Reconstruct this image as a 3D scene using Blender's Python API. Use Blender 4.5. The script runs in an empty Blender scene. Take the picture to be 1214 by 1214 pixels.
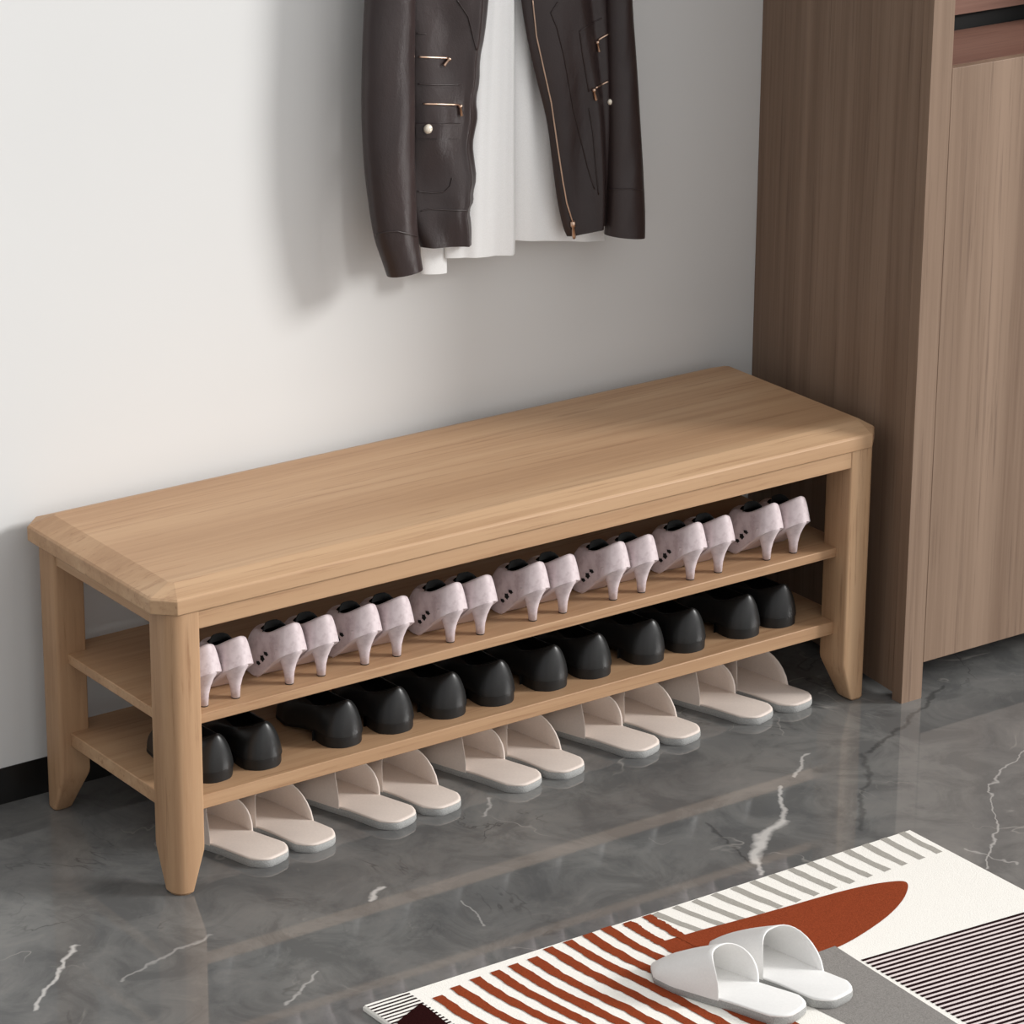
import bpy, bmesh, math, random
from mathutils import Vector, Matrix
random.seed(7)
C = bpy.context.scene.collection
SC = bpy.context.scene
PI = math.pi

# ------------------------------------------------------------------ camera
F = 4299.0873; CP = Vector((-2.4398, -4.2453, 2.3972))
pt, yw, rl = math.radians(20.0735), math.radians(35.683), math.radians(0.399)
fw = Vector((math.sin(yw)*math.cos(pt), math.cos(yw)*math.cos(pt), -math.sin(pt)))
r0 = fw.cross(Vector((0, 0, 1))).normalized(); u0 = r0.cross(fw)
rt = r0*math.cos(rl)+u0*math.sin(rl); up = -r0*math.sin(rl)+u0*math.cos(rl)
cam = bpy.data.cameras.new('camera'); cam.sensor_width = 36; cam.lens = F/1214*36; cam.clip_end = 60
co = bpy.data.objects.new('camera', cam); C.objects.link(co)
M = Matrix((rt, up, -fw)).transposed().to_4x4(); M.translation = CP; co.matrix_world = M
SC.camera = co

def ray(u, v):
    return fw + rt*((u-607)/F) - up*((v-607)/F)
def on_z(u, v, z):
    d = ray(u, v); return CP + d*((z-CP.z)/d.z)
def on_y(u, v, y):
    d = ray(u, v); return CP + d*((y-CP.y)/d.y)

# ------------------------------------------------------------------ object helpers
def obj(name, bm, mats, parent=None, smooth=True, angle=None):
    me = bpy.data.meshes.new(name); bm.normal_update(); bm.to_mesh(me); bm.free()
    if not isinstance(mats, (list, tuple)): mats = [mats]
    for m in mats: me.materials.append(m)
    o = bpy.data.objects.new(name, me); C.objects.link(o)
    if parent: o.parent = parent
    if smooth:
        for p in me.polygons: p.use_smooth = True
        if angle is not None: me.set_sharp_from_angle(angle=math.radians(angle))
    return o
def tag(o, label=None, cat=None, group=None, kind=None):
    if label: o['label'] = label
    if cat: o['category'] = cat
    if group: o['group'] = group
    if kind: o['kind'] = kind
    return o
def thing(name, label, cat, loc=(0, 0, 0), rz=0, group=None):
    o = bpy.data.objects.new(name, None); C.objects.link(o); o.location = loc; o.rotation_euler = (0, 0, rz)
    o.empty_display_size = .05
    return tag(o, label, cat, group)
def dup(root, loc, rz, label, group=None):
    r = root.copy(); C.objects.link(r); r.location = loc; r.rotation_euler = (0, 0, rz); r['label'] = label
    if group: r['group'] = group
    for ch in list(root.children):
        c = ch.copy(); C.objects.link(c); c.parent = r
        for g in list(ch.children):
            d = g.copy(); C.objects.link(d); d.parent = c
    return r
def bevel(o, w, seg=2):
    m = o.modifiers.new('bevel', 'BEVEL'); m.width = w; m.segments = seg; m.limit_method = 'ANGLE'; m.angle_limit = math.radians(35)
    return o
def box(bm, x0, x1, y0, y1, z0, z1, mi=0):
    vs = [bm.verts.new(p) for p in ((x0,y0,z0),(x1,y0,z0),(x1,y1,z0),(x0,y1,z0),(x0,y0,z1),(x1,y0,z1),(x1,y1,z1),(x0,y1,z1))]
    for q in ((0,3,2,1),(4,5,6,7),(0,1,5,4),(1,2,6,5),(2,3,7,6),(3,0,4,7)):
        f = bm.faces.new([vs[i] for i in q]); f.material_index = mi
    return vs
def loft(bm, rings, closed=True, cap0=False, cap1=False, mi=0):
    R = [[bm.verts.new(p) for p in r] for r in rings]
    n = len(rings[0])
    for a, b in zip(R, R[1:]):
        for i in range(n if closed else n-1):
            j = (i+1) % n
            f = bm.faces.new((a[i], a[j], b[j], b[i])); f.material_index = mi
    if cap0: bm.faces.new(R[0][::-1]).material_index = mi
    if cap1: bm.faces.new(R[-1]).material_index = mi
    return R
def tube(bm, pts, r, n=8, caps=True, mi=0):
    pts = [Vector(p) for p in pts]; rings = []
    for i, p in enumerate(pts):
        d = (pts[min(i+1, len(pts)-1)]-pts[max(i-1, 0)]).normalized()
        a = d.cross(Vector((0, 1, 0)) if abs(d.y) < .9 else Vector((1, 0, 0))).normalized(); b = d.cross(a)
        rr = r[i] if isinstance(r, (list, tuple)) else r
        rings.append([p + (a*math.cos(2*PI*k/n)+b*math.sin(2*PI*k/n))*rr for k in range(n)])
    loft(bm, rings, True, caps, caps, mi)
def poly_at(pl, t):
    """point at fraction t of arc length of a polyline"""
    L = [0]
    for a, b in zip(pl, pl[1:]): L.append(L[-1]+(Vector(b)-Vector(a)).length)
    s = t*L[-1]
    for i in range(len(pl)-1):
        if s <= L[i+1] or i == len(pl)-2:
            k = (s-L[i])/max(L[i+1]-L[i], 1e-9); return Vector(pl[i]).lerp(Vector(pl[i+1]), k)
def smooth_pl(pl, it=2):
    pl = [Vector(p) for p in pl]
    for _ in range(it):
        q = [pl[0]]
        for a, b in zip(pl, pl[1:]): q += [a.lerp(b, .25), a.lerp(b, .75)]
        q.append(pl[-1]); pl = q
    return pl

# ------------------------------------------------------------------ materials
def srgb(r, g, b):
    f = lambda c: (c/255/12.92) if c/255 <= .04045 else ((c/255+.055)/1.055)**2.4
    return (f(r), f(g), f(b), 1)
class NT:
    def __init__(s, name):
        s.m = bpy.data.materials.new(name); s.m.use_nodes = True; s.t = s.m.node_tree; s.n = s.t.nodes; s.l = s.t.links
        s.bsdf = s.n['Principled BSDF']; s.tc = s.n.new('ShaderNodeTexCoord')
    def new(s, ty, **kw):
        n = s.n.new(ty)
        for k, v in kw.items(): setattr(n, k, v)
        return n
    def link(s, a, b): s.l.new(a, b)
    def mapping(s, scale, coord='Object', rot=(0,0,0), loc=(0,0,0)):
        mp = s.new('ShaderNodeMapping'); mp.inputs['Scale'].default_value = scale; mp.inputs['Rotation'].default_value = rot; mp.inputs['Location'].default_value = loc
        s.link(s.tc.outputs[coord], mp.inputs[0]); return mp.outputs[0]
    def noise(s, vec, scale, detail=4, rough=.5, dist=0, out='Fac'):
        n = s.new('ShaderNodeTexNoise'); n.inputs['Scale'].default_value = scale; n.inputs['Detail'].default_value = detail
        n.inputs['Roughness'].default_value = rough; n.inputs['Distortion'].default_value = dist
        s.link(vec, n.inputs['Vector']); return n.outputs[out]
    def ramp(s, fac, stops):
        r = s.new('ShaderNodeValToRGB'); e = r.color_ramp.elements
        while len(e) < len(stops): e.new(.5)
        for x, (p, c) in zip(e, stops): x.position = p; x.color = c
        s.link(fac, r.inputs[0]); return r.outputs[0]
    def mix(s, fac, a, b, bt='MIX'):
        m = s.new('ShaderNodeMix', data_type='RGBA', blend_type=bt)
        for v, i in ((fac, 0), (a, 6), (b, 7)):
            if hasattr(v, 'links') or hasattr(v, 'is_linked'): s.link(v, m.inputs[i])
            else: m.inputs[i].default_value = v
        return m.outputs[2]
    def math(s, op, a, b=None, c=None):
        m = s.new('ShaderNodeMath', operation=op)
        for i, v in enumerate((a, b, c)):
            if v is None: continue
            if hasattr(v, 'is_linked'): s.link(v, m.inputs[i])
            else: m.inputs[i].default_value = v
        return m.outputs[0]
    def bump(s, h, strength=.2, dist=.001):
        b = s.new('ShaderNodeBump'); b.inputs['Strength'].default_value = strength; b.inputs['Distance'].default_value = dist
        s.link(h, b.inputs['Height']); s.link(b.outputs[0], s.bsdf.inputs['Normal'])
    def col(s, c):
        if hasattr(c, 'is_linked'): s.link(c, s.bsdf.inputs['Base Color'])
        else: s.bsdf.inputs['Base Color'].default_value = c
    def set(s, **kw):
        for k, v in kw.items(): s.bsdf.inputs[k.replace('_', ' ')].default_value = v
        return s

def plain(name, c, rough=.6, metal=0., var=.06, scale=60, bump=.15, bd=.0005, spec=.5):
    n = NT(name); v = n.mapping((1, 1, 1)); f = n.noise(v, scale, 4)
    dark = tuple(x*(1-var*2) for x in c[:3])+(1,); lite = tuple(min(1, x*(1+var)) for x in c[:3])+(1,)
    n.col(n.ramp(f, [(.3, dark), (.7, lite)])); n.bump(f, bump, bd)
    n.set(Roughness=rough, Metallic=metal, Specular_IOR_Level=spec); return n.m

def wood(name, axis, lo, mid, hi, dark, rough=.5, fine=140., seed=0., stretch=.03, knots=.62):
    """long-grain wood, grain running along the object's own axis"""
    n = NT(name)
    def sc(a, b):
        v = [b, b, b]; v['xyz'.index(axis)] = a; return tuple(v)
    v1 = n.mapping(sc(stretch*14, 14), loc=(seed, seed*.7, seed*.3))
    wob = n.noise(v1, 1.0, 3, .5, .6)
    v2 = n.mapping(sc(stretch*fine, fine), loc=(seed*2, seed, seed*.5))
    g = n.noise(v2, 1.0, 5, .65, .35)
    v3 = n.mapping(sc(stretch*40, 42), loc=(seed, seed*1.9, seed))
    g3 = n.noise(v3, 1.0, 4, .6, 1.2)
    base = n.ramp(wob, [(.3, lo), (.5, mid), (.72, hi)])
    c2 = n.mix(n.math('MULTIPLY', n.ramp(g3, [(.36, (1,1,1,1)), (.5, (0,0,0,1))]), .45), base, lo)
    streak = n.ramp(g, [(.3, (1,1,1,1)), (.44, (0,0,0,1))])
    c3 = n.mix(n.math('MULTIPLY', streak, knots), c2, dark)
    c4 = n.mix(n.math('MULTIPLY', n.ramp(g, [(.5, (0,0,0,1)), (.72, (1,1,1,1))]), .35), c3, hi)
    n.col(c4); n.bump(g, .12, .0006); n.set(Roughness=rough, Specular_IOR_Level=.35)
    return n.m
OAK = (srgb(165,129,97), srgb(181,145,111), srgb(194,160,126), srgb(142,104,74))
oak_x = wood('oak_along_x', 'x', *OAK, seed=1.3)
oak_y = wood('oak_along_y', 'y', *OAK, seed=3.1)
oak_z = wood('oak_along_z', 'z', *OAK, seed=5.7, stretch=.05)
WAL = (srgb(116,93,76), srgb(133,110,92), srgb(150,126,107), srgb(88,67,55))
walnut = wood('walnut_upright', 'z', *WAL, rough=.55, fine=150, stretch=.02, seed=2.2, knots=.55)
walnut_x = wood('walnut_level', 'x', srgb(118,84,72), srgb(130,96,83), srgb(145,110,96), srgb(92,64,54), rough=.5, seed=8.)

def m_wall():
    n = NT('wall_plaster'); v = n.mapping((1,1,1)); f = n.noise(v, 1.2, 3); g = n.noise(v, 260, 3)
    n.col(n.ramp(f, [(.3, srgb(216,216,215)), (.7, srgb(220,220,219))])); n.bump(g, .04, .0003); n.set(Roughness=.85, Specular_IOR_Level=.2); return n.m

def m_marble():
    n = NT('grey_marble'); P = n.tc.outputs['Object']
    v = n.mapping((1,1,1))
    big = n.noise(v, 2.6, 6, .6, .6); mid = n.noise(n.mapping((1,1,1), loc=(4,2,0)), 9, 7, .65, .8); fine = n.noise(v, 45, 5, .7)
    base = n.ramp(big, [(.28, srgb(94,94,94)), (.48, srgb(111,111,110)), (.62, srgb(121,121,119)), (.78, srgb(131,129,126))])
    base = n.mix(n.math('MULTIPLY', n.ramp(mid, [(.40, (1,1,1,1)), (.54, (0,0,0,1))]), .5), base, srgb(80,81,82))
    base = n.mix(n.math('MULTIPLY', n.ramp(mid, [(.56, (0,0,0,1)), (.75, (1,1,1,1))]), .6), base, srgb(136,133,130))
    base = n.mix(n.math('MULTIPLY', n.ramp(fine, [(.62, (0,0,0,1)), (.8, (1,1,1,1))]), .25), base, srgb(140,136,130))
    # warped coordinates for the veins
    w1 = n.noise(v, 14, 3, .6, out='Color')
    sub = n.new('ShaderNodeVectorMath', operation='SUBTRACT'); n.link(w1, sub.inputs[0]); sub.inputs[1].default_value = (.5,.5,.5)
    scl = n.new('ShaderNodeVectorMath', operation='SCALE'); n.link(sub.outputs[0], scl.inputs[0]); scl.inputs['Scale'].default_value = .055
    add = n.new('ShaderNodeVectorMath', operation='ADD'); n.link(P, add.inputs[0]); n.link(scl.outputs[0], add.inputs[1])
    flat = n.new('ShaderNodeVectorMath', operation='MULTIPLY'); n.link(add.outputs[0], flat.inputs[0]); flat.inputs[1].default_value = (1,1,0)
    W = flat.outputs[0]
    def seg(a, b):
        a = Vector((a[0], a[1], 0)); b = Vector((b[0], b[1], 0)); ab = b-a
        s = n.new('ShaderNodeVectorMath', operation='SUBTRACT'); n.link(W, s.inputs[0]); s.inputs[1].default_value = a
        d = n.new('ShaderNodeVectorMath', operation='DOT_PRODUCT'); n.link(s.outputs[0], d.inputs[0]); d.inputs[1].default_value = ab
        t = n.math('DIVIDE', d.outputs['Value'], ab.length_squared); t = n.math('MAXIMUM', n.math('MINIMUM', t, 1.), 0.)
        q = n.new('ShaderNodeVectorMath', operation='SCALE'); q.inputs[0].default_value = ab; n.link(t, q.inputs['Scale'])
        e = n.new('ShaderNodeVectorMath', operation='DISTANCE'); n.link(s.outputs[0], e.inputs[0]); n.link(q.outputs[0], e.inputs[1])
        return e.outputs['Value']
    c = base
    for pa, pb, wd, st, cc in VEINS:
        d = seg(pa, pb)
        f = n.ramp(n.math('DIVIDE', d, wd), [(.25, (1,1,1,1)), (1., (0,0,0,1))])
        c = n.mix(n.math('MULTIPLY', f, st), c, cc)
    # random short hairline veins: thin zero crossings of noise, kept to patches
    hz = n.noise(n.mapping((1,1,1), loc=(9,3,1)), 3.1, 4, .55, .9)
    line = n.math('ABSOLUTE', n.math('SUBTRACT', hz, .5))
    lf = n.ramp(line, [(0., (1,1,1,1)), (.006, (0,0,0,1))])
    mask = n.ramp(n.noise(n.mapping((1,1,1), loc=(1,7,2)), 5.5, 3), [(.52, (0,0,0,1)), (.64, (1,1,1,1))])
    c = n.mix(n.math('MULTIPLY', n.math('MULTIPLY', lf, mask), .55), c, srgb(176,172,166))
    hz2 = n.noise(n.mapping((1,1,1), loc=(2,13,1)), 2.3, 5, .6, 1.2)
    l2 = n.ramp(n.math('ABSOLUTE', n.math('SUBTRACT', hz2, .5)), [(0., (1,1,1,1)), (.008, (0,0,0,1))])
    c = n.mix(n.math('MULTIPLY', n.math('MULTIPLY', l2, mask), .5), c, srgb(48,48,48))
    n.col(c); n.set(Roughness=.045, Specular_IOR_Level=.5, IOR=1.6)
    return n.m
def fz(u, v):
    p = on_z(u, v, 0); return (p.x, p.y)
WH = srgb(205,202,198); DK = srgb(45,45,45)
VEINS = [
 (fz(921,932), fz(926,972), .006, .75, WH), (fz(926,972), fz(901,1000), .012, .9, WH), (fz(901,1000), fz(896,1022), .013, .95, WH), (fz(896,1022), fz(905,1038), .006, .7, WH),
 (fz(956,895), fz(941,922), .004, .7, WH), (fz(87,1120), fz(66,1158), .005, .85, WH), (fz(66,1158), fz(34,1198), .005, .8, WH),
 (fz(452,1050), fz(434,1066), .006, .9, WH), (fz(585,945), fz(572,968), .004, .5, WH),
 (fz(1120,812), fz(1075,856), .006, .5, DK), (fz(1075,856), fz(1030,893), .006, .5, DK), (fz(1024,895), fz(1022,985), .006, .4, DK),
 (fz(1214,888), fz(1172,930), .003, .5, WH), (fz(1172,930), fz(1180,975), .0022, .5, WH), (fz(1180,975), fz(1172,1030), .003, .55, WH), (fz(1140,1005), fz(1214,1026), .0025, .4, WH),
 (fz(838,975), fz(888,1022), .004, .45, DK), (fz(380,1150), fz(340,1190), .004, .5, WH), (fz(544,1068), fz(575,1100), .003, .4, WH), (fz(245,1108), fz(150,1162), .004, .35, WH),
]

mat_wall = m_wall(); mat_floor = m_marble()
mat_base = plain('black_skirting', srgb(22,22,22), .35, var=.02)
def felt(name, c, scale=500):
    n = NT(name); v = n.mapping((1,1,1)); f = n.noise(v, scale, 3, .7)
    n.col(n.ramp(f, [(.35, tuple(x*.72 for x in c[:3])+(1,)), (.65, c)])); n.bump(f, .5, .0012); n.set(Roughness=.95, Specular_IOR_Level=.1); return n.m
felt_grey = felt('grey_felt', srgb(176,176,174))
cream = plain('cream_fabric', srgb(226,213,203), .8, var=.02, scale=300, bump=.1)
white_fab = plain('white_fabric', srgb(238,237,235), .75, var=.015, scale=300, bump=.1)
black_leather = plain('black_leather', srgb(31,31,31), .38, var=.05, scale=220, bump=.1)
black_sole = plain('black_rubber', srgb(16,16,16), .5, var=.05)
black_in = plain('black_lining', srgb(14,14,14), .9, var=.05)
def m_suede():
    n = NT('lilac_suede'); v = n.mapping((1,1,1)); f = n.noise(v, 70, 4, .6); g = n.noise(v, 500, 2)
    n.col(n.ramp(f, [(.25, srgb(188,170,173)), (.5, srgb(212,198,200)), (.75, srgb(222,209,210))])); n.bump(g, .15, .0004)
    n.set(Roughness=.6, Specular_IOR_Level=.3, Sheen_Weight=.15); return n.m
suede = m_suede()
heel_mat = plain('lilac_heel', srgb(214,201,205), .42, var=.02, scale=80)
def m_leather():
    n = NT('brown_leather'); v = n.mapping((1,1,.5)); big = n.noise(v, 9, 4, .55, .4); fi = n.noise(n.mapping((1,1,1)), 330, 3)
    n.col(n.ramp(big, [(.3, srgb(40,30,30)), (.7, srgb(54,42,41))]))
    h = n.math('ADD', n.math('MULTIPLY', big, 6.), n.math('MULTIPLY', fi, .35)); n.bump(h, .35, .0022)
    n.set(Roughness=.40, Specular_IOR_Level=.5); return n.m
jleather = m_leather()
seam_mat = plain('dark_stitching', srgb(34,25,25), .6)
gold = plain('rose_gold', srgb(222,190,168), .35, 1., var=.03)
pearl = plain('pearly_button', srgb(235,225,208), .25, .2, var=.02)
def m_shirt():
    n = NT('white_cotton'); v = n.mapping((1,1,1)); f = n.noise(v, 700, 2); n.col(n.ramp(f, [(.3, srgb(244,244,243)), (.7, srgb(252,252,252))])); n.bump(f, .12, .0003)
    n.set(Roughness=.85, Specular_IOR_Level=.2); return n.m
cotton = m_shirt()
def m_rug(name, c, st=.6, var=.12):
    n = NT(name); v = n.mapping((1,1,1)); f = n.noise(v, 420, 3, .7); g = n.noise(n.mapping((8,60,1)), 6, 4, .6)
    cc = n.ramp(f, [(.3, tuple(x*(1-var*2) for x in c[:3])+(1,)), (.6, c)])
    cc = n.mix(n.math('MULTIPLY', n.ramp(g, [(.35, (1,1,1,1)), (.55, (0,0,0,1))]), var), cc, tuple(x*.6 for x in c[:3])+(1,))
    n.col(cc); n.bump(f, st, .0015); n.set(Roughness=1., Specular_IOR_Level=.05); return n.m
rug_cream = m_rug('rug_cream', srgb(252,249,242), var=.02)
rug_rust = m_rug('rug_rust', srgb(150,70,42), var=.14)
rug_grey = m_rug('rug_pale_grey', srgb(176,172,164), var=.08)
rug_stone = m_rug('rug_stone', srgb(150,146,142), var=.14)
rug_black = m_rug('rug_black', srgb(42,24,26), var=.1)
rug_maroon = m_rug('rug_maroon', srgb(42,14,14), var=.15)
rug_pink = m_rug('rug_pale_pink', srgb(238,224,222), var=.05)

# ------------------------------------------------------------------ the setting
WY = .4485
bm = bmesh.new(); box(bm, -3.2, 4.0, -3.6, WY+.1, -.06, 0); tag(obj('floor', bm, mat_floor, smooth=False), kind='structure')
bm = bmesh.new(); box(bm, -3.2, 4.0, WY, WY+.1, 0, 2.8); tag(obj('wall_back', bm, mat_wall, smooth=False), kind='structure')
bm = bmesh.new(); box(bm, -3.2, 1.447, WY-.0015, WY+.001, 0, .061); 
o = obj('baseboard_back', bm, mat_base, smooth=False); tag(o, kind='structure')

# ------------------------------------------------------------------ shoe bench
L, D, w, d = 1.3457, .4088, .0511, .063
bench = thing('shoe_bench', 'long light oak shoe bench with two open shelves against the wall', 'bench')
def leg_bm(sx, sy, r_out, r_y):
    """leg standing on (0,0) outer corner, growing +x*sx, +y*sy; lower inner sides cut to a slant"""
    def ring(z, wx, dy, ins=0):
        pts = []
        r = r_out
        for k in range(7):          # outer corner rounded
            a = PI + (PI/2)*k/6
            pts.append((ins+(r-ins)+(r-ins)*math.cos(a), ins+(r-ins)+(r-ins)*math.sin(a)))
        rs = .004
        for k in range(4):
            a = -PI/2+(PI/2)*k/3; pts.append((wx-ins-rs+rs*math.cos(a), ins+rs+rs*math.sin(a)))
        for k in range(4):
            a = (PI/2)*k/3; pts.append((wx-ins-rs+rs*math.cos(a), dy-ins-rs+rs*math.sin(a)))
        r2 = r_y
        for k in range(5):
            a = PI/2+(PI/2)*k/4; pts.append((ins+r2+(r2)*math.cos(a), dy-ins-r2+(r2)*math.sin(a)))
        out = [(x*sx, y*sy, z) for x, y in pts]
        return out if sx*sy > 0 else out[::-1]
    bm = bmesh.new()
    wf, df = .031, .036
    loft(bm, [ring(0, wf-.002, df-.002, .003), ring(.004, wf, df), ring(.066, w-.001, d-.001), ring(.074, w, d), ring(.25, w, d), ring(.45, w, d)], True, True, True)
    return bm
for x, y, sx, sy in ((0, 0, 1, 1), (L, 0, -1, 1), (0, D, 1, -1), (L, D, -1, -1)):
    o = obj('leg', leg_bm(sx, sy, .022 if sx > 0 else .012, .006), oak_z, bench, angle=32); o.location = (x, y, 0)
# seat top: clipped corners, wide chamfer on top
def top_bm():
    x0, x1, y0, y1 = -.0165, 1.3655, -.003, .426; c = .029
    def octa(i0, i1, j0, j1, c, z):
        a, b, e, f = x0+i0, x1-i1, y0+j0, y1-j1
        return [(a+c, e, z), (b-c, e, z), (b, e+c, z), (b, f-c, z), (b-c, f, z), (a+c, f, z), (a, f-c, z), (a, e+c, z)]
    bm = bmesh.new()
    loft(bm, [octa(.002,.002,.002,.002,c,.450), octa(0,0,0,0,c,.4515), octa(0,0,0,0,c,.4725), octa(.003,.003,.003,.002,c*.95,.4755), octa(.042,.020,.041,.034,.006,.4865)], True, True, True)
    return bm
o = obj('seat_top', top_bm(), oak_x, bench, angle=8); bevel(o, .0010, 2)
def boxpart(name, mat, parent, *a, bw=.0015):
    bm = bmesh.new(); box(bm, *a); o = obj(name, bm, mat, parent, angle=30); bevel(o, bw); return o
boxpart('apron', oak_x, bench, w-.002, L-w+.002, .0015, .020, .4208, .4505)
boxpart('apron', oak_x, bench, w-.002, L-w+.002, D-.020, D-.0015, .4208, .4505)
boxpart('apron', oak_y, bench, .004, .022, d-.002, D-d+.002, .4208, .4505)
boxpart('apron', oak_y, bench, L-.022, L-.004, d-.002, D-d+.002, .4208, .4505)
Z1, Z2 = .2727, .1408
boxpart('shelf', oak_x, bench, .0175, L-.0175, .029, D-.024, .2567, Z1)
boxpart('shelf', oak_x, bench, .0175, L-.0175, .029, D-.024, .1180, Z2)

# ------------------------------------------------------------------ wardrobe
cab = thing('wardrobe', 'tall brown walnut wardrobe with open niche beside the bench', 'wardrobe')
CX, CY = 1.3796, -.0556
def lean(bm, x0=CX):
    return bm
def prism(bm, foot, z0, z1):
    loft(bm, [[(x, y, z0) for x, y in foot], [(x, y, z1) for x, y in foot]], True, True, True)
XB = 1.4478
bm = bmesh.new(); prism(bm, [(CX, CY+.0245), (CX+.018, CY+.0245), (XB+.018, WY-.001), (XB, WY-.001)], .014, 2.35)
o = obj('side_panel', bm, walnut, cab, smooth=False)
bm = bmesh.new(); box(bm, CX, CX+.0445, CY, CY+.024, 0, 2.35); o = obj('front_stile', (bm), walnut, cab, smooth=False)
o['label'] = 'narrow upright front edge board reaching the floor'
NZ = 1.0855
bm = bmesh.new(); box(bm, CX+.0455, 2.0, CY, CY+.018, .0650, NZ); o = obj('door', lean(bm), walnut, cab, smooth=False); bevel(o, .0008)
bm = bmesh.new(); box(bm, CX+.0455, 2.0, CY+.025, WY-.002, .066, .084)
for v in bm.verts: v.co.x += .07*(1 if (v.co.x < 1.6 and v.co.y > .2) else 0)
o = obj('bottom_panel', bm, walnut_x, cab, smooth=False)
bm = bmesh.new(); box(bm, CX+.0455, 2.0, CY+.0182, CY+.205, NZ-.018, NZ); o = obj('niche_floor', lean(bm), walnut_x, cab, smooth=False)
bm = bmesh.new(); box(bm, CX+.0455, 2.0, CY+.2155, CY+.225, NZ-.018, NZ+.034); lean(bm); obj('gap_shade_strip', bm, black_in, cab, smooth=False)  # black strip behind the niche back, its colour stands in for shade in the gap
bm = bmesh.new(); box(bm, CX+.0455, 2.0, CY+.205, CY+.215, NZ+.026, NZ+.42); lean(bm); obj('niche_back', bm, walnut_x, cab, smooth=False)
bm = bmesh.new(); box(bm, CX+.0455, 2.0, CY, CY+.018, NZ+.42, 2.35); lean(bm); obj('door', bm, walnut, cab, smooth=False)
bm = bmesh.new(); box(bm, CX+.0455, 2.0, CY+.018, CY+.205, NZ+.42, NZ+.438); lean(bm); obj('niche_top', bm, walnut_x, cab, smooth=False)
bm = bmesh.new(); box(bm, 2.0, 2.018, CY, WY-.001, 0, 2.35); lean(bm); obj('side_panel', bm, walnut, cab, smooth=False)
bm = bmesh.new(); prism(bm, [(CX+.036, CY), (2.05, CY), (2.05, WY-.001), (XB+.018, WY-.001)], 2.35, 2.368); obj('top_panel', bm, walnut_x, cab, smooth=False)

# ------------------------------------------------------------------ shoe builder: closed rings from sole outline to collar
N = 48
def outline(y0, y1, prof, pe=.75):
    """closed outline, heel (y0) to toe (y1); prof = list of (t, halfwidth_left, halfwidth_right)"""
    pts = []
    def hw(t, k):
        for a, b in zip(prof, prof[1:]):
            if t <= b[0]:
                s = (t-a[0])/(b[0]-a[0]); s = s*s*(3-2*s); return a[k]+(b[k]-a[k])*s
        return prof[-1][k]
    for i in range(N):
        th = 2*PI*i/N
        t = (1-math.cos(th))/2
        side = math.sin(th)
        cap = (abs(side)/.62)**(pe if t < .5 else .75) if abs(side) < .62 else 1
        x = hw(t, 2 if side > 0 else 1)*(cap if abs(side) > 1e-6 else 0)
        pts.append((x if side > 0 else -x, y0+(y1-y0)*t))
    return pts
def shoe_rings(S, Cc, z0, zc, m=9, bulge=.0, e=1.):
    rings = []
    for k in range(m+1):
        t = k/m*PI/2; g = math.sin(t); ring = []
        for i in range(N):
            (sx_, sy_), (cx_, cy_) = S[i], Cc[i]
            f = (1-math.cos(t))**(e(sy_) if callable(e) else e)
            x = sx_+(cx_-sx_)*f; y = sy_+(cy_-sy_)*f; z = z0(S[i])+(zc(Cc[i])-z0(S[i]))*g
            b = 1+bulge*math.sin(PI*min(1, k/m*1.3)) if k/m*1.3 < 1 else 1
            ring.append((x*b, y, z))
        rings.append(ring)
    return rings
def inset(ring, a, dz=0):
    cx = sum(p[0] for p in ring)/N; cy = sum(p[1] for p in ring)/N; out = []
    for p in ring:
        v = Vector((p[0]-cx, p[1]-cy)); l = v.length; v *= (l-a)/l; out.append((cx+v.x, cy+v.y, p[2]+dz))
    return out

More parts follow.
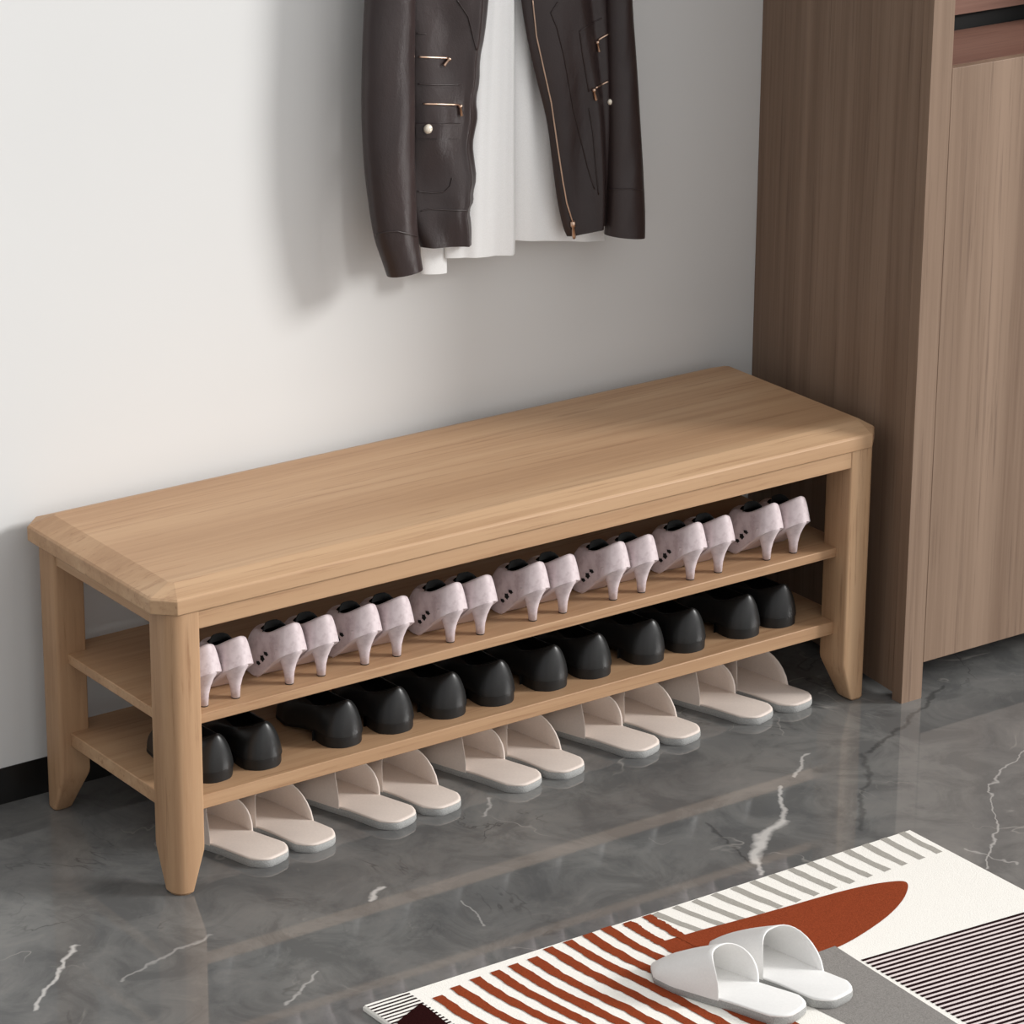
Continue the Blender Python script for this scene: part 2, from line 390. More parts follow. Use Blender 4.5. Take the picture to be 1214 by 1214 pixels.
def make_pump(mirror=1):
    t = thing('high_heel', '', 'high heel')
    S = outline(-.024, .098, [(0, .024, .024), (.14, .0268, .0268), (.42, .024, .024), (.68, .0268, .0268), (.86, .023, .023), (1, .014, .014)], 1.25)
    Cc = outline(-.012, .060, [(0, .013, .013), (.3, .0215, .0215), (.6, .022, .022), (.85, .018, .018), (1, .012, .012)], 1.1)
    def z0(p):
        y = p[1]
        if y > .052: return .002+max(0, (y-.08))*.06
        s = (y+.024)/.076; return .059*(1-s)**1.15*(1+.30*s)+.002
    def zc(p):
        y = p[1]; s = (y+.012)/.072
        return .1010-.023*math.sin(min(1, s*1.35)*PI/2)-.001*s
    R = shoe_rings(S, Cc, z0, zc, 12, .0, lambda y: .52+.6*min(1, max(0, (y-.0)/.05)))
    bm = bmesh.new(); inner = inset(R[-1], .0018, .0006)
    loft(bm, R+[inner], True)
    up_ = obj('upper', bm, suede, t)
    inr = [inset(r, .0024, .0) for r in R[::-1]]
    bm = bmesh.new(); loft(bm, inr[:9]+[inset(inr[8], .012, .0)], True, False, True)
    o = obj('lining', bm, black_in, t); o['label'] = 'black inner lining'
    # raised black tongue of lining standing above the instep
    bm = bmesh.new(); T1, T2 = [], []
    for k in range(9):
        x = -.022+.044*k/8; y = .040+.010*(1-(x/.022)**2)
        T1.append((x, y, .074)); T2.append((x*.94, y-.004, .076+.012*(1-max(0, (abs(x)-.010)/.012)**2*.8)))
    loft(bm, [T1, T2, [(a, b+.0015, c) for a, b, c in T2], [(a, b+.0015, c) for a, b, c in T1]], False)
    o = obj('tongue', bm, black_in, t)
    bm = bmesh.new(); a = [(x, y, z0((x, y))) for x, y in S]; b = [(x*.90, y*.93, z-.0016) for x, y, z in a]
    loft(bm, [a, b], True, True, True); obj('sole', bm, heel_mat, t, angle=40)
    rings = []
    prof = [(.0620, .0262, -.0243, .020), (.0595, .0268, -.0244, .0195), (.052, .0236, -.0208, .018), (.0435, .0178, -.0155, .0145), (.032, .0120, -.0105, .0110), (.018, .0080, -.0072, .008), (.0015, .0066, -.0062, .0064)]
    for z, hw_, yb, yf in prof:
        r = []
        q = 1.0+.35*max(0, min(1, (z-.01)/.05))
        for i in range(24):
            a = 2*PI*i/24; c_, s_ = math.cos(a), math.sin(a)
            y = (yb if c_ < 0 else yf)*abs(c_)**(q if c_ < 0 else .9)
            x = hw_*(abs(s_)**(q if c_ < 0 else .85))*(1 if s_ > 0 else -1)
            zz = min(z, z0((0, y))+.0005) if (z > .05 and y > 0) else z
            r.append((x, y, zz))
        rings.append(r)
    bm = bmesh.new(); loft(bm, rings, True, True, True); obj('heel', bm, suede, t)
    bm = bmesh.new(); loft(bm, [[(x, y, z) for x, y, _ in rings[-1]] for z in (.0, .0015)], True, True, True)
    o = obj('heel_tip', bm, black_sole, t, angle=40); o['label'] = 'dark rubber heel tip'
    for q, (yq, zq, ry, rz_) in enumerate(((.026, .046, .0060, .0035), (.035, .036, .0055, .0055), (.044, .026, .0050, .0035))):
        bm = bmesh.new(); ring = []
        for a in range(10):
            an = 2*PI*a/10; yy = yq+ry*math.cos(an)*(1 if a % 2 else .72); zz = zq+rz_*math.sin(an)*(1 if a % 2 else .72)
            best = min(((p[1]-yy)**2+(p[2]-zz)**2, p) for rr in R for p in rr if p[0] < -.004)[1]
            ring.append((best[0]-.0010, yy, zz))
        loft(bm, [ring, [(x+.003, y, z) for x, y, z in ring]], True, True, True)
        obj('cut_out', bm, black_in, t, smooth=False)['label'] = 'small dark petal cut-out'
    return t

def make_loafer():
    t = thing('black_shoe', '', 'shoe')
    S = outline(0, .182, [(0, .031, .031), (.18, .0345, .0345), (.42, .031, .031), (.68, .038, .037), (.86, .032, .031), (1, .018, .018)], .72)
    Cc = outline(.014, .112, [(0, .0055, .0055), (.10, .0100, .0100), (.28, .0205, .0205), (.5, .027, .027), (.8, .023, .023), (1, .014, .014)])
    def z0(p):
        y = p[1]
        return .0170 if y < .06 else .0170-.0125*min(1, (y-.06)/.07)
    def zc(p):
        s = (p[1]-.014)/.098
        return .0725-.021*math.sin(min(1, s*1.6)*PI/2)+.006*s*s
    R = shoe_rings(S, Cc, z0, zc, 14, .0, lambda y: .72+.40*min(1, max(0, (y-.02)/.06)))
    bm = bmesh.new(); inner = inset(R[-1], .002, .0006); loft(bm, R+[inner], True); obj('upper', bm, black_leather, t)
    inr = [inset(r, .0026) for r in R[::-1]]
    bm = bmesh.new(); loft(bm, inr[:10]+[inset(inr[9], .014)], True, False, True); obj('lining', bm, black_in, t)
    a = [(x*1.015, y, z0((x, y))+.001) for x, y in S]; b = [(x*1.005, y, max(z-.004, 0)) for x, y, z in a]
    bm = bmesh.new(); loft(bm, [a, b], True, True, True); obj('sole', bm, black_sole, t, angle=40)
    bm = bmesh.new()
    hs = []
    for x, y in S:
        hs.append((x*.985, min(y, .054)+.0008))
    loft(bm, [[(x, y, 0) for x, y in hs], [(x*1.0, y, .0172) for x, y in hs]], True, True, True); obj('heel_block', bm, black_sole, t, angle=40)
    return t

def make_slipper(side, top, name_label=None):
    """open-back slipper; heel at y=0, toe +y; side=-1 left foot of the pair (toe bends left edge straight)"""
    t = thing('slipper', '', 'slipper')
    LEN = .248
    prof_o = [(0, .036), (.12, .0385), (.35, .0375), (.55, .0405), (.74, .042), (.88, .036), (1, .020)]
    prof_i = [(0, .036), (.12, .0385), (.35, .0375), (.55, .041), (.74, .0425), (.88, .038), (1, .020)]
    pr = [(a[0], (a if side < 0 else b)[1], (b if side < 0 else a)[1]) for a, b in zip(prof_o, prof_i)]
    S = outline(0, LEN, pr, .5)
    TH = .0122
    def rise(y):           # slight dip under the arch, thicker heel
        s = y/LEN; return TH+.0025*(1-s)
    bm = bmesh.new()
    lo_ = [(x*.97, y*.985+.002, 0.) for x, y in S]; l1 = [(x*1.0, y, .004) for x, y in S]; l2 = [(x*1.005, y, rise(y)-.004) for x, y in S]
    l3 = [(x*.985, y*.99+.0013, rise(y)-.0008) for x, y in S]
    loft(bm, [lo_, l1, l2, l3], True, True, True); o = obj('sole', bm, felt_grey, t, angle=50); o['label'] = 'grey felt sole'
    bm = bmesh.new()
    i1 = [(x*.992, y*.995+.0007, rise(y)-.0022) for x, y in S]; i2 = [(x*.985, y*.992+.001, rise(y)+.0004) for x, y in S]; i3 = [(x*.93, y*.955+.006, rise(y)+.001) for x, y in S]
    loft(bm, [i1, i2, i3], True, True, True); o = obj('insole', bm, top, t)
    # vamp: arched hood from the toe to an open mouth
    def hwid(y, k):
        best = None
        tt = y/LEN
        for a, b in zip(pr, pr[1:]):
            if tt <= b[0]:
                s = (tt-a[0])/(b[0]-a[0]); s = s*s*(3-2*s); v = a[k]+(b[k]-a[k])*s; break
        side_ = 2*math.sqrt(max(0, tt*(1-tt)))
        cap = (side_/.62)**.75 if (side_ < .62 and tt > .5) else 1
        return v*cap
    bm = bmesh.new(); nr = 16; na = 20; outer = []; inn = []
    YM = .094
    for shell, off in ((outer, 0), (inn, .0022)):
        for k in range(nr+1):
            s = k/nr; ring = []
            for j in range(na+1):
                a = PI*j/na                     # 0 = left edge, PI = right edge
                yl = YM + (.040*math.sin(a)**2 if (side < 0 or a < PI/2) else .040*math.sin(a)**1.1) + ((.018 if side < 0 else .024)*(1+math.cos(a))/2 + (0 if side < 0 else -.024)*(1-math.cos(a))/2)*(1-.4*math.sin(a)**2)    # mouth line leans towards the toe at the crown
                y = yl+(LEN-.0005-yl)*(1-(1-s)**1.25)
                xl, xr = hwid(y, 1)*1.004, hwid(y, 2)*1.004
                q = (LEN-y)/(LEN-YM)
                h = .080*(max(0, q)**.80)+.001
                cx = -math.cos(a); x = (xl if cx < 0 else xr)*(abs(cx)**.80)*(1 if cx > 0 else -1)
                z = rise(y)-.003+(h)*(math.sin(a)**.85)
                v = Vector((x, y, z))
                if off:
                    v.x *= 1-off/max(.012, (xl+xr)/2); v.z = max(rise(y)-.004, z-off*math.sin(a)); v.y = min(v.y, LEN-.003)
                ring.append(v)
            shell.append(ring)
    A = [[bm.verts.new(p) for p in r] for r in outer]; B = [[bm.verts.new(p) for p in r] for r in inn]
    # rolled lip at the mouth
    lip = [bm.verts.new((p[0]*1.0+q[0]*0, (p[1]+q[1])/2-.0022, (p[2]+q[2])/2)) for p, q in zip(outer[0], inn[0])]
    for k in range(nr):
        for j in range(na):
            bm.faces.new((A[k][j], A[k+1][j], A[k+1][j+1], A[k][j+1])); bm.faces.new((B[k][j], B[k][j+1], B[k+1][j+1], B[k+1][j]))
    for j in range(na):
        bm.faces.new((lip[j], A[0][j], A[0][j+1], lip[j+1])); bm.faces.new((B[0][j], lip[j], lip[j+1], B[0][j+1]))
    bmesh.ops.recalc_face_normals(bm, faces=bm.faces)
    obj('vamp', bm, top, t)
    return t

ORD = ['first', 'second', 'third', 'fourth', 'fifth', 'sixth', 'seventh', 'eighth']
def pair_label(what, i, n, side, where):
    if i == 0: p = 'leftmost pair'
    elif i == n-1: p = 'rightmost pair'
    else: p = ORD[i]+' pair from the left'
    return what+', '+('left' if side == 0 else 'right')+' one of the '+p+' '+where

# 16 high heels
hx = [.086,.141,.236,.293,.372,.431,.531,.588,.689,.748,.848,.905,1.005,1.063,1.165,1.222]
pump = make_pump()
for i, x in enumerate(hx):
    lab = pair_label('pale lilac high heel', i//2, 8, i % 2, 'on upper shelf')
    loc = (x, .0535, Z1+.0002); rz = math.radians(4 if i % 2 == 0 else 3)
    if i == 0: pump.location = loc; pump.rotation_euler.z = rz; pump['label'] = lab; pump['group'] = 'high heels on the upper shelf'
    else: dup(pump, loc, rz, lab)
# 12 black shoes
bx = [(.116,.055),(.199,.053),(.348,.053),(.441,.052),(.544,.053),(.634,.051),(.742,.053),(.828,.053),(.938,.052),(1.022,.053),(1.137,.050),(1.215,.053)]
lf = make_loafer()
for i, (x, y) in enumerate(bx):
    lab = pair_label('flat black leather shoe', i//2, 6, i % 2, 'on lower shelf')
    loc = (x, y, Z2+.0002); rz = math.radians(3 if i % 2 == 0 else 0)
    if i == 0: lf.location = loc; lf.rotation_euler.z = rz; lf['label'] = lab; lf['group'] = 'black shoes on the lower shelf'
    else: dup(lf, loc, rz, lab)
# 10 cream slippers under the bench
sA = make_slipper(-1, cream); sB = make_slipper(1, cream)
ax = [.190, .425, .667, .905, 1.144]
for i, x in enumerate(ax):
    for s, (proto, px, py, rz) in enumerate(((sA, x, .014, math.radians(15)), (sB, x+.084, .016, math.radians(10)))):
        lab = pair_label('cream open-back slipper', i, 5, s, 'on floor under bench')
        if i == 0: proto.location = (px, py, .0002); proto.rotation_euler.z = rz; proto['label'] = lab; proto['group'] = 'cream slippers under the bench'
        else: dup(proto, (px, py, .0002), rz, lab)
# white pair on the rug
RZ = .010
wA = make_slipper(-1, white_fab); wB = make_slipper(1, white_fab)
for o_, lc, rz, lb in ((wA, (.505, -.838, RZ+.001), 18, 'white open-back slipper on the rug, left one nearer the rust stripes'), (wB, (.584, -.840, RZ+.001), 10, 'white open-back slipper on the rug, right one on the grey patch')):
    o_.location = lc; o_.rotation_euler.z = math.radians(rz); o_['label'] = lb; o_['group'] = 'white slippers on the rug'

# ------------------------------------------------------------------ rug
def rug():
    bm = bmesh.new()
    A = on_z(428, 1190, RZ); B = on_z(1079, 985, RZ); E = on_z(1214, 1050, RZ)
    x0, x1, y1 = A.x, B.x+.004, (A.y+B.y)/2; y0 = y1-1.15
    # slab with softened edge
    def rr(i, z):
        a, b, c, e = x0+i, x1-i, y0+i, y1-i; return [(a,c,z),(b,c,z),(b,e,z),(a,e,z)]
    loft(bm, [rr(.001, .0003), rr(0, .002), rr(0, RZ-.003), rr(.0025, RZ)], True, True, True)
    def P(u, v, q=0):
        p = on_z(u, v, RZ); return Vector((p.x, p.y, 0))
    def patch(pts, mi, lvl=1):
        z = RZ+.00025*lvl; vs = []
        for p in pts:
            x = min(max(p.x, x0+.0015), x1-.0015); y = min(max(p.y, y0+.003), y1-.0015); vs.append(bm.verts.new((x, y, z)))
        f = bm.faces.new(vs); f.material_index = mi
        f.normal_update()
        if f.normal.z < 0: f.normal_flip()
        r = bmesh.ops.triangulate(bm, faces=[f])
    def stripe(pl, wd, mi, jit=.0006, lvl=1, n=60):
        pl = smooth_pl([Vector(p) for p in pl], 2); a = []; b = []
        jl = jr = 0
        for i in range(n+1):
            p = poly_at(pl, i/n); q = poly_at(pl, min(1, i/n+.01)); r = poly_at(pl, max(0, i/n-.01)); t = (q-r).normalized(); nn = Vector((-t.y, t.x, 0))
            jl += (random.uniform(-jit, jit)-jl*.3); jr += (random.uniform(-jit, jit)-jr*.3)
            a.append(p+nn*(wd/2+jl)); b.append(p-nn*(wd/2+jr))
        for i in range(n): patch([a[i], a[i+1], b[i+1], b[i]], mi, lvl)
    # pale grey short stripes along the far edge
    s0a, s0b = P(1070, 988), P(1114, 1011); sNa, sNb = P(778, 1084), P(838, 1106)
    for k in range(14):
        f = k/13; a = s0a.lerp(sNa, f); b = s0b.lerp(sNb, f); a.y += .004
        m_ = a.lerp(b, .5)+Vector((-.0015, 0, 0)); stripe([a, m_, b], .0135, 3, .0007, 1, 14)
    # rust surfboard-like shape
    up_ = [(780,1118),(830,1103),(880,1090),(930,1076),(985,1060),(1030,1049),(1058,1045),(1072,1044.5),(1077,1048)]
    dn_ = [(1076,1056),(1071,1067),(1056,1084),(1030,1103),(1000,1121),(965,1134),(920,1152),(880,1165)]
    pts = smooth_pl([P(*q) for q in up_+dn_], 2)
    patch(pts, 1, 2)
    # stone grey block below the board and right of the slippers
    patch([P(*q) for q in ((880,1150),(940,1140),(990,1122),(1018,1140),(1160,1230),(1230,1275),(1090,1330),(1012,1218),(950,1188))], 2, 3)
    # fine dark lines on pale pink, right side
    e0, e1 = P(1022, 1139), P(1146, 1214); far = e0+(e1-e0)*2.2; rt0 = P(1214, 1083)
    slope = (rt0-e0); slope.normalize()
    patch([e0+Vector((.004,.002,0)), Vector((x1, (e0+slope*((x1-e0.x)/slope.x)).y, 0)), Vector((x1, far.y, 0)), far], 6, 1)
    nl = 46; sp = abs(((far-e0)/nl).cross(slope).z)
    for k in range(nl):
        a = e0.lerp(far, k/nl); Lx = (x1-.002-a.x)/slope.x; b = a+slope*Lx
        wd = sp*.52
        stripe([a, b], wd, 4, .0002, 2, 20)
    # long rust stripes running towards the viewer
    tops = [(766,1086),(743,1094),(719,1101),(697,1109),(674,1117),(651,1125),(629,1134),(606,1142),(584,1150),(561,1158),(538,1168),(516,1180)]
    for k, (u, v) in enumerate(tops):
        a = P(u, v) if k < 6 else P(u+2, v+2)
        ln = 1.0
        pl = [a+Vector((0, .003 if k < 6 else 0, 0)), a+Vector((.000, -.08, 0)), a+Vector((.018, -.20, 0)), a+Vector((.032, -.36, 0)), a+Vector((.052, -.66, 0))]
        if k < 2: pl = [a, a+Vector((0, -.08, 0)), a+Vector((.014, -.16 if k == 0 else -.22, 0))]
        stripe(pl, .0172, 1, .0012, 4, 90)
    # black fine lines at the left corner and the maroon block
    c0, c1 = P(430, 1191), P(484, 1174)
    patch([P(*q) for q in ((428,1190),(476,1176),(500,1192),(452,1216),(440,1210))], 0, 1)
    stepv = (P(497, 1191)-P(481, 1176))
    for k in range(16):
        a = P(430, 1192)+Vector((0, -.0085*k, 0)); b = a+Vector((.074, .0, 0)); a2 = a+Vector((-.004, 0, 0))
        stripe([a2, b], .0036, 4, .0003, 2, 12)
    patch([P(*q) for q in ((499,1190),(508,1196),(530,1214),(640,1300),(520,1340),(420,1260),(470,1213))], 5, 5)
    o = obj('rug', bm, [rug_cream, rug_rust, rug_stone, rug_grey, rug_black, rug_maroon, rug_pink], smooth=False)
    tag(o, 'cream rug with rust and grey stripes and a rust surfboard shape', 'rug')
rug()

# ------------------------------------------------------------------ jacket and shirt (hanging close to the wall)
def Z(px, py, y):       # photo coordinates of the enlarged crop -> plane y
    return on_y(400+px/3.035, py/3.035, y)
def panel(name, left, right, y, th, mat, parent, bulge=.015, fold=None, rows=40, cols=24, it=2):
    """a padded cloth panel between two outlines, front surface bulging towards the room"""
    Lp = smooth_pl([Z(*p, y) for p in left], it); Rp = smooth_pl([Z(*p, y) for p in right], it)
    bm = bmesh.new(); F_, B_ = [], []
    for i in range(rows+1):
        t = i/rows; a, b = poly_at(Lp, t), poly_at(Rp, t); fr, bk = [], []
        for j in range(cols+1):
            s = j/cols; p = a.lerp(b, s); g = (1-(2*s-1)**4)
            dy = -bulge*g
            if fold: dy -= fold(s, t)*min(1, 6*min(s, 1-s)+.15)
            fr.append(Vector((p.x, p.y+dy-th/2*g**.5, p.z))); bk.append(Vector((p.x, p.y+dy*.8+th/2*g**.5+.0005, p.z)))
        F_.append([bm.verts.new(v) for v in fr]); B_.append([bm.verts.new(v) for v in bk])
    for i in range(rows):
        for j in range(cols):
            bm.faces.new((F_[i][j], F_[i+1][j], F_[i+1][j+1], F_[i][j+1])); bm.faces.new((B_[i][j], B_[i][j+1], B_[i+1][j+1], B_[i+1][j]))
        bm.faces.new((F_[i][0], B_[i][0], B_[i+1][0], F_[i+1][0])); bm.faces.new((F_[i][-1], F_[i+1][-1], B_[i+1][-1], B_[i][-1]))
    for j in range(cols):
        bm.faces.new((F_[0][j], F_[0][j+1], B_[0][j+1], B_[0][j])); bm.faces.new((F_[-1][j], B_[-1][j], B_[-1][j+1], F_[-1][j+1]))
    bmesh.ops.recalc_face_normals(bm, faces=bm.faces)
    return obj(name, bm, mat, parent, angle=60)
def sleeve(name, left, right, y, mat, parent, flat=.62, crease=.0, rows=60):
    Lp = smooth_pl([Z(*p, y) for p in left]); Rp = smooth_pl([Z(*p, y) for p in right]); n = 28; rings = []
    for i in range(rows+1):
        t = i/rows; a, b = poly_at(Lp, t), poly_at(Rp, t); c = (a+b)/2; h = (b-a)/2; ring = []
        for k in range(n):
            th = 2*PI*k/n; w_ = 1+crease*math.sin(t*37+2*math.sin(th*2))*.5
            ring.append(c+h*math.cos(th)+Vector((0, -h.length*flat*math.sin(th)*w_, 0)))
        rings.append(ring)
    inner = [c2+(Vector(p)-c2)*.9 for c2 in [sum((Vector(p) for p in rings[-1]), Vector())/n] for p in rings[-1]]
    inner2 = [v+Vector((0, 0, .02)) for v in inner]
    bm = bmesh.new(); loft(bm, rings+[inner, inner2], True, True, True); bmesh.ops.recalc_face_normals(bm, faces=bm.faces)
    return obj(name, bm, mat, parent, angle=60)
YJ = .375
jk = thing('leather_jacket', 'dark brown leather jacket hanging open on the wall above the bench', 'jacket', (0, 0, 0))
shirt = thing('white_shirt', 'white cotton shirt hanging inside the open leather jacket', 'shirt', (0, 0, 0))
import functools
def foldL(s, t):
    return .003*math.sin(t*26+s*5)*(.4+.6*(1-s))*max(0, min(1, (t-.35)*3)) + .003*math.sin(t*14-s*7) + .004*math.exp(-((s-.83)/.05)**2)
def foldR(s, t):
    return .0025*math.sin(t*9+s*9) + .006*math.exp(-((s-.42-.3*t)/.10)**2) - .005*math.exp(-((s-.60-.25*t)/.05)**2)*min(1, t*2)
LR = [(600,-850),(580,-500),(560,-200),(545,0),(530,130),(512,210),(512,295),(498,360),(507,420),(496,470),(487,520),(494,580),(502,640),(488,700),(492,725),(474,755),(482,800),(483,840),(482,878)]
LL = [(390,-860),(320,-600),(268,-300),(255,0),(255,200),(258,500),(262,700),(275,820),(298,888)]
pl_l = panel('front_panel', LL, LR, YJ, .006, jleather, jk, .012, foldL, 110, 34, 1); pl_l['label'] = 'front panel with two gold zips and a snap flap'
RL = [(640,-850),(645,-500),(650,-200),(660,0),(685,150),(720,300),(755,430),(775,600),(790,720),(812,820),(826,850)]
RR = [(840,-860),(910,-600),(975,-300),(992,0),(995,200),(992,500),(985,700),(975,780),(968,806)]
pl_r = panel('front_panel', RL, RR, YJ, .006, jleather, jk, .012, foldR, 70, 34); pl_r['label'] = 'front panel edged with the long gold zip'
s1 = sleeve('sleeve', [(390,-900),(240,-820),(160,-600),(120,-300),(105,0),(95,200),(92,400),(100,600),(119,750),(135,860),(160,930),(182,996)], [(430,-840),(370,-700),(330,-550),(285,-300),(272,0),(271,200),(271,500),(275,700),(285,850),(303,962)], YJ-.012, jleather, jk, .62, .05)
s2 = sleeve('sleeve', [(800,-840),(850,-700),(900,-550),(950,-300),(971,0),(975,200),(980,450),(976,700),(968,846)], [(850,-900),(980,-820),(1030,-600),(1045,-300),(1055,0),(1070,200),(1085,450),(1095,650),(1100,760),(1098,850)], YJ-.012, jleather, jk, .70, .04)
# cuff seams
def line_on(name, pts, y, r, mat, parent, n=6):
    bm = bmesh.new(); tube(bm, smooth_pl([Z(px, py, y) for px, py in pts], 2), r, n); return obj(name, bm, mat, parent)
YF = YJ-.0195
from mathutils.bvhtree import BVHTree
def surf_bvh(o):
    me = o.data; return BVHTree.FromPolygons([v.co for v in me.vertices], [p.vertices for p in me.polygons])
bv = {}
def on_surf(o, px, py, off=.0008):
    if o.name not in bv: bv[o.name] = surf_bvh(o)
    d = ray(400+px/3.035, py/3.035).normalized(); h = bv[o.name].ray_cast(CP, d)
    if h[0] is None: return Z(px, py, YF)
    return h[0]+h[1]*off*(1 if h[1].dot(d) < 0 else -1)
def surf_line(name, o, pts, r, mat, parent, n=6, off=.0006, dens=8):
    q = []
    for a, b in zip(pts, pts[1:]):
        for k in range(dens): q.append((a[0]+(b[0]-a[0])*k/dens, a[1]+(b[1]-a[1])*k/dens))
    q.append(pts[-1]); bm = bmesh.new(); tube(bm, [on_surf(o, *p, off) for p in q], r, n); return obj(name, bm, mat, parent)
surf_line('cuff_seam', s1, [(137,845),(170,835),(215,832),(285,850)], .0012, jleather, s1)
surf_line('cuff_seam', s2, [(975,682),(1010,680),(1050,680),(1096,684)], .0012, jleather, s2)
# seams and pockets
for pts in ([(285,120),(320,122)], [(290,302),(350,306),(440,304)], [(288,688),(340,694),(385,690),(405,670),(412,640)], [(430,0),(470,60),(500,180)], [(300,760),(330,752),(400,756),(475,758)]):
    surf_line('seam', pl_l, pts, .0011, jleather, pl_l)
for pts in ([(872,112),(905,90),(950,66)], [(872,112),(880,180),(905,330)], [(768,46),(790,100),(815,200),(850,400),(900,600),(925,680)], [(792,8),(768,46)], [(905,390),(920,480),(930,600),(940,700)]):
    surf_line('seam', pl_r, pts, .0011, jleather, pl_r)
def slab_on(name, o, quad, th, mat, parent):
    bm = bmesh.new(); nx, ny = 10, 5; T, Bt = [], []
    for j in range(ny+1):
        rt_, rb = [], []
        for i in range(nx+1):
            u, v = i/nx, j/ny
            px = (quad[0][0]*(1-u)+quad[1][0]*u)*(1-v)+(quad[3][0]*(1-u)+quad[2][0]*u)*v; py = (quad[0][1]*(1-u)+quad[1][1]*u)*(1-v)+(quad[3][1]*(1-u)+quad[2][1]*u)*v
            rt_.append(bm.verts.new(on_surf(o, px, py, th))); rb.append(bm.verts.new(on_surf(o, px, py, -.0005)))
        T.append(rt_); Bt.append(rb)
    for j in range(ny):
        for i in range(nx): bm.faces.new((T[j][i], T[j][i+1], T[j+1][i+1], T[j+1][i]))
    for i in range(nx):
        bm.faces.new((T[0][i], Bt[0][i], Bt[0][i+1], T[0][i+1])); bm.faces.new((T[-1][i], T[-1][i+1], Bt[-1][i+1], Bt[-1][i]))
    for j in range(ny):
        bm.faces.new((T[j][0], T[j+1][0], Bt[j+1][0], Bt[j][0])); bm.faces.new((T[j][-1], Bt[j][-1], Bt[j+1][-1], T[j+1][-1]))
    bmesh.ops.recalc_face_normals(bm, faces=bm.faces)
    return obj(name, bm, mat, parent, angle=30)
flap = slab_on('pocket_flap', pl_l, ((280,444),(438,444),(440,498),(284,494)), .003, jleather, jk)
def ball_on(name, o, px, py, r, mat, parent, flat=.75):
    bm = bmesh.new(); bmesh.ops.create_uvsphere(bm, u_segments=16, v_segments=10, radius=r); c = on_surf(o, px, py, r*.3)
    for v in bm.verts: v.co = Vector((v.co.x, v.co.y*flat, v.co.z))+c
    return obj(name, bm, mat, parent)
ball_on('snap_button', flap, 325, 463, .0078, pearl, flap)['label'] = 'pearly gold snap button'
ball_on('snap_button', pl_r, 979, 366, .005, pearl, jk)['label'] = 'small snap button next to the sleeve'
for o_, a, b, pa, pb in ((pl_l, (292,204), (398,209), (400,209), (378,236)), (pl_l, (308,373), (434,377), (437,377), (441,416)), (pl_r, (973,122), (938,143), (931,147), (936,186)), (pl_r, (973,292), (928,316), (920,318), (927,360))):
    z = surf_line('pocket_zip', o_, [a, b], .0016, gold, jk, off=.0014); z['label'] = 'short rose gold pocket zip'
    bm = bmesh.new(); p0, p1 = on_surf(o_, *pa, .003), on_surf(o_, *pb, .004); tube(bm, [p0, p0.lerp(p1, .2), p0.lerp(p1, .25), p0.lerp(p1, .95), p1], [.0036, .0034, .0018, .0026, .002], 8)
    obj('zip_pull', bm, gold, z)
z = surf_line('front_zip', pl_r, [(702,0),(716,130),(745,260),(770,370),(790,510),(812,655),(825,730),(846,800)], .0013, gold, jk, off=.0012); z['label'] = 'long rose gold front zip'
bm = bmesh.new(); p0, p1 = on_surf(pl_r, 844, 795, .003), on_surf(pl_r, 849, 845, .003); p2 = p1+(p1-p0)*.2
tube(bm, [p0, p0.lerp(p1, .35), p0.lerp(p1, .4), p1, p2], [.0045, .0042, .0024, .0034, .0026], 8); obj('zip_pull', bm, gold, z)
# back of the jacket, behind the shirt
bk = panel('back_panel', [(430,-860),(340,-600),(300,-300),(300,0),(300,400),(330,800)], [(850,-860),(930,-600),(970,-300),(985,0),(985,400),(965,740)], YJ+.052, .004, jleather, jk, .004, None, 20, 12)
# collar
bm = bmesh.new(); tube(bm, smooth_pl([Z(470,-850,YJ-.02), Z(520,-930,YJ+.01), Z(610,-960,YJ+.045), Z(700,-930,YJ+.01), Z(750,-850,YJ-.02)], 2), .018, 12); obj('collar', bm, jleather, jk)

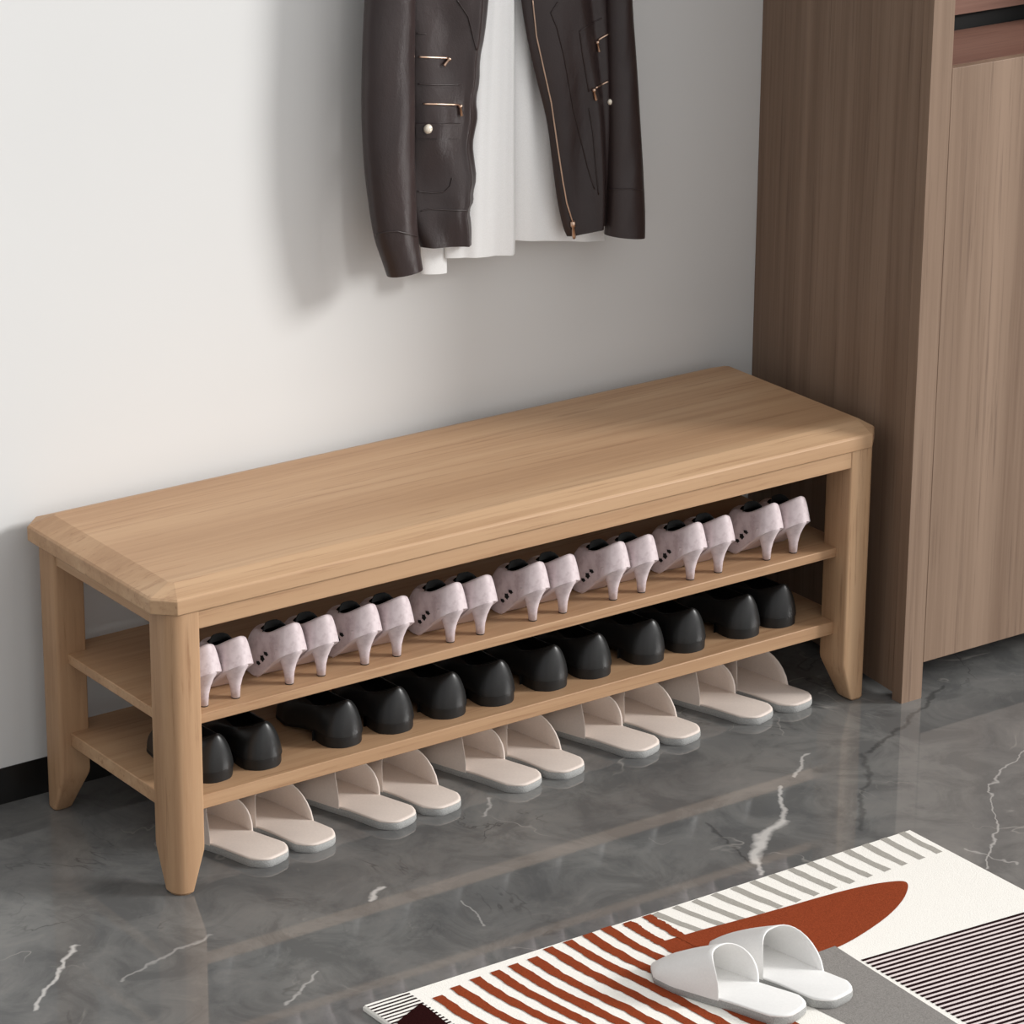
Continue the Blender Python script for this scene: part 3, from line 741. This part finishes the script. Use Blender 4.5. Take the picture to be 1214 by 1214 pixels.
def sf1(s, t):
    return .007*math.exp(-((s-.92)/.06)**2) + .0028*math.sin(s*13+t*2)*(.3+.7*t) - .0008*math.sin(s*30)
def sf2(s, t):
    return .006*math.sin(s*11+1.0-1.5*t)*(1.1-.8*t) + .003*math.sin(s*23+t*3)*(1-t*.7)
panel('front_panel', [(480,-700),(470,-300),(440,0),(420,300),(395,600),(385,850),(388,928)], [(640,-700),(640,-300),(638,0),(638,300),(638,600),(640,850),(638,912)], YJ+.018, .003, cotton, shirt, .008, sf1, 40, 40)['label'] = 'overlapping front panel with a vertical fold at its edge'
panel('front_panel', [(600,-700),(600,-300),(600,0),(600,300),(602,600),(605,800),(608,862)], [(800,-700),(850,-300),(880,0),(900,300),(930,600),(955,800),(962,866)], YJ+.030, .003, cotton, shirt, .006, sf2, 40, 40)
sleeve('sleeve', [(440,-700),(400,-300),(330,0),(310,300),(305,600),(300,850),(304,985)], [(520,-700),(490,-300),(420,0),(395,300),(392,600),(392,850),(393,980)], YJ+.028, cotton, shirt, .35)['label'] = 'hem end showing below the jacket'

# ------------------------------------------------------------------ light
w_ = bpy.data.worlds.new('room_light'); SC.world = w_; w_.use_nodes = True
nt = w_.node_tree; bg = nt.nodes['Background']
tc = nt.nodes.new('ShaderNodeTexCoord'); dp = nt.nodes.new('ShaderNodeVectorMath'); dp.operation = 'DOT_PRODUCT'
dp.inputs[1].default_value = Vector((.50, -.75, .38)).normalized(); nt.links.new(tc.outputs['Generated'], dp.inputs[0])
rp = nt.nodes.new('ShaderNodeValToRGB'); rp.color_ramp.elements[0].position = .25; rp.color_ramp.elements[0].color = (.33,.332,.338,1)
rp.color_ramp.elements[1].position = 1; rp.color_ramp.elements[1].color = (1.22,1.21,1.20,1)
mr = nt.nodes.new('ShaderNodeMath'); mr.operation = 'MULTIPLY_ADD'; mr.inputs[1].default_value = .5; mr.inputs[2].default_value = .5
nt.links.new(dp.outputs['Value'], mr.inputs[0]); nt.links.new(mr.outputs[0], rp.inputs[0]); nt.links.new(rp.outputs[0], bg.inputs[0]); bg.inputs[1].default_value = .9
sun = bpy.data.lights.new('window_sun', 'SUN'); sun.energy = 2.75; sun.angle = math.radians(14); sun.color = (1., .985, .965)
so = bpy.data.objects.new('window_sun', sun); C.objects.link(so)
el = math.radians(23); h = Vector((-.81, .586, 0)).normalized()*math.cos(el); dr = Vector((h.x, h.y, -math.sin(el)))
so.rotation_euler = dr.to_track_quat('-Z', 'Y').to_euler(); so.location = (2.5, -2.5, 2.5)

SC.view_settings.view_transform = 'Standard'; SC.view_settings.look = 'None'; SC.view_settings.gamma = 1; SC.view_settings.exposure = 0
SC.view_settings.use_curve_mapping = False
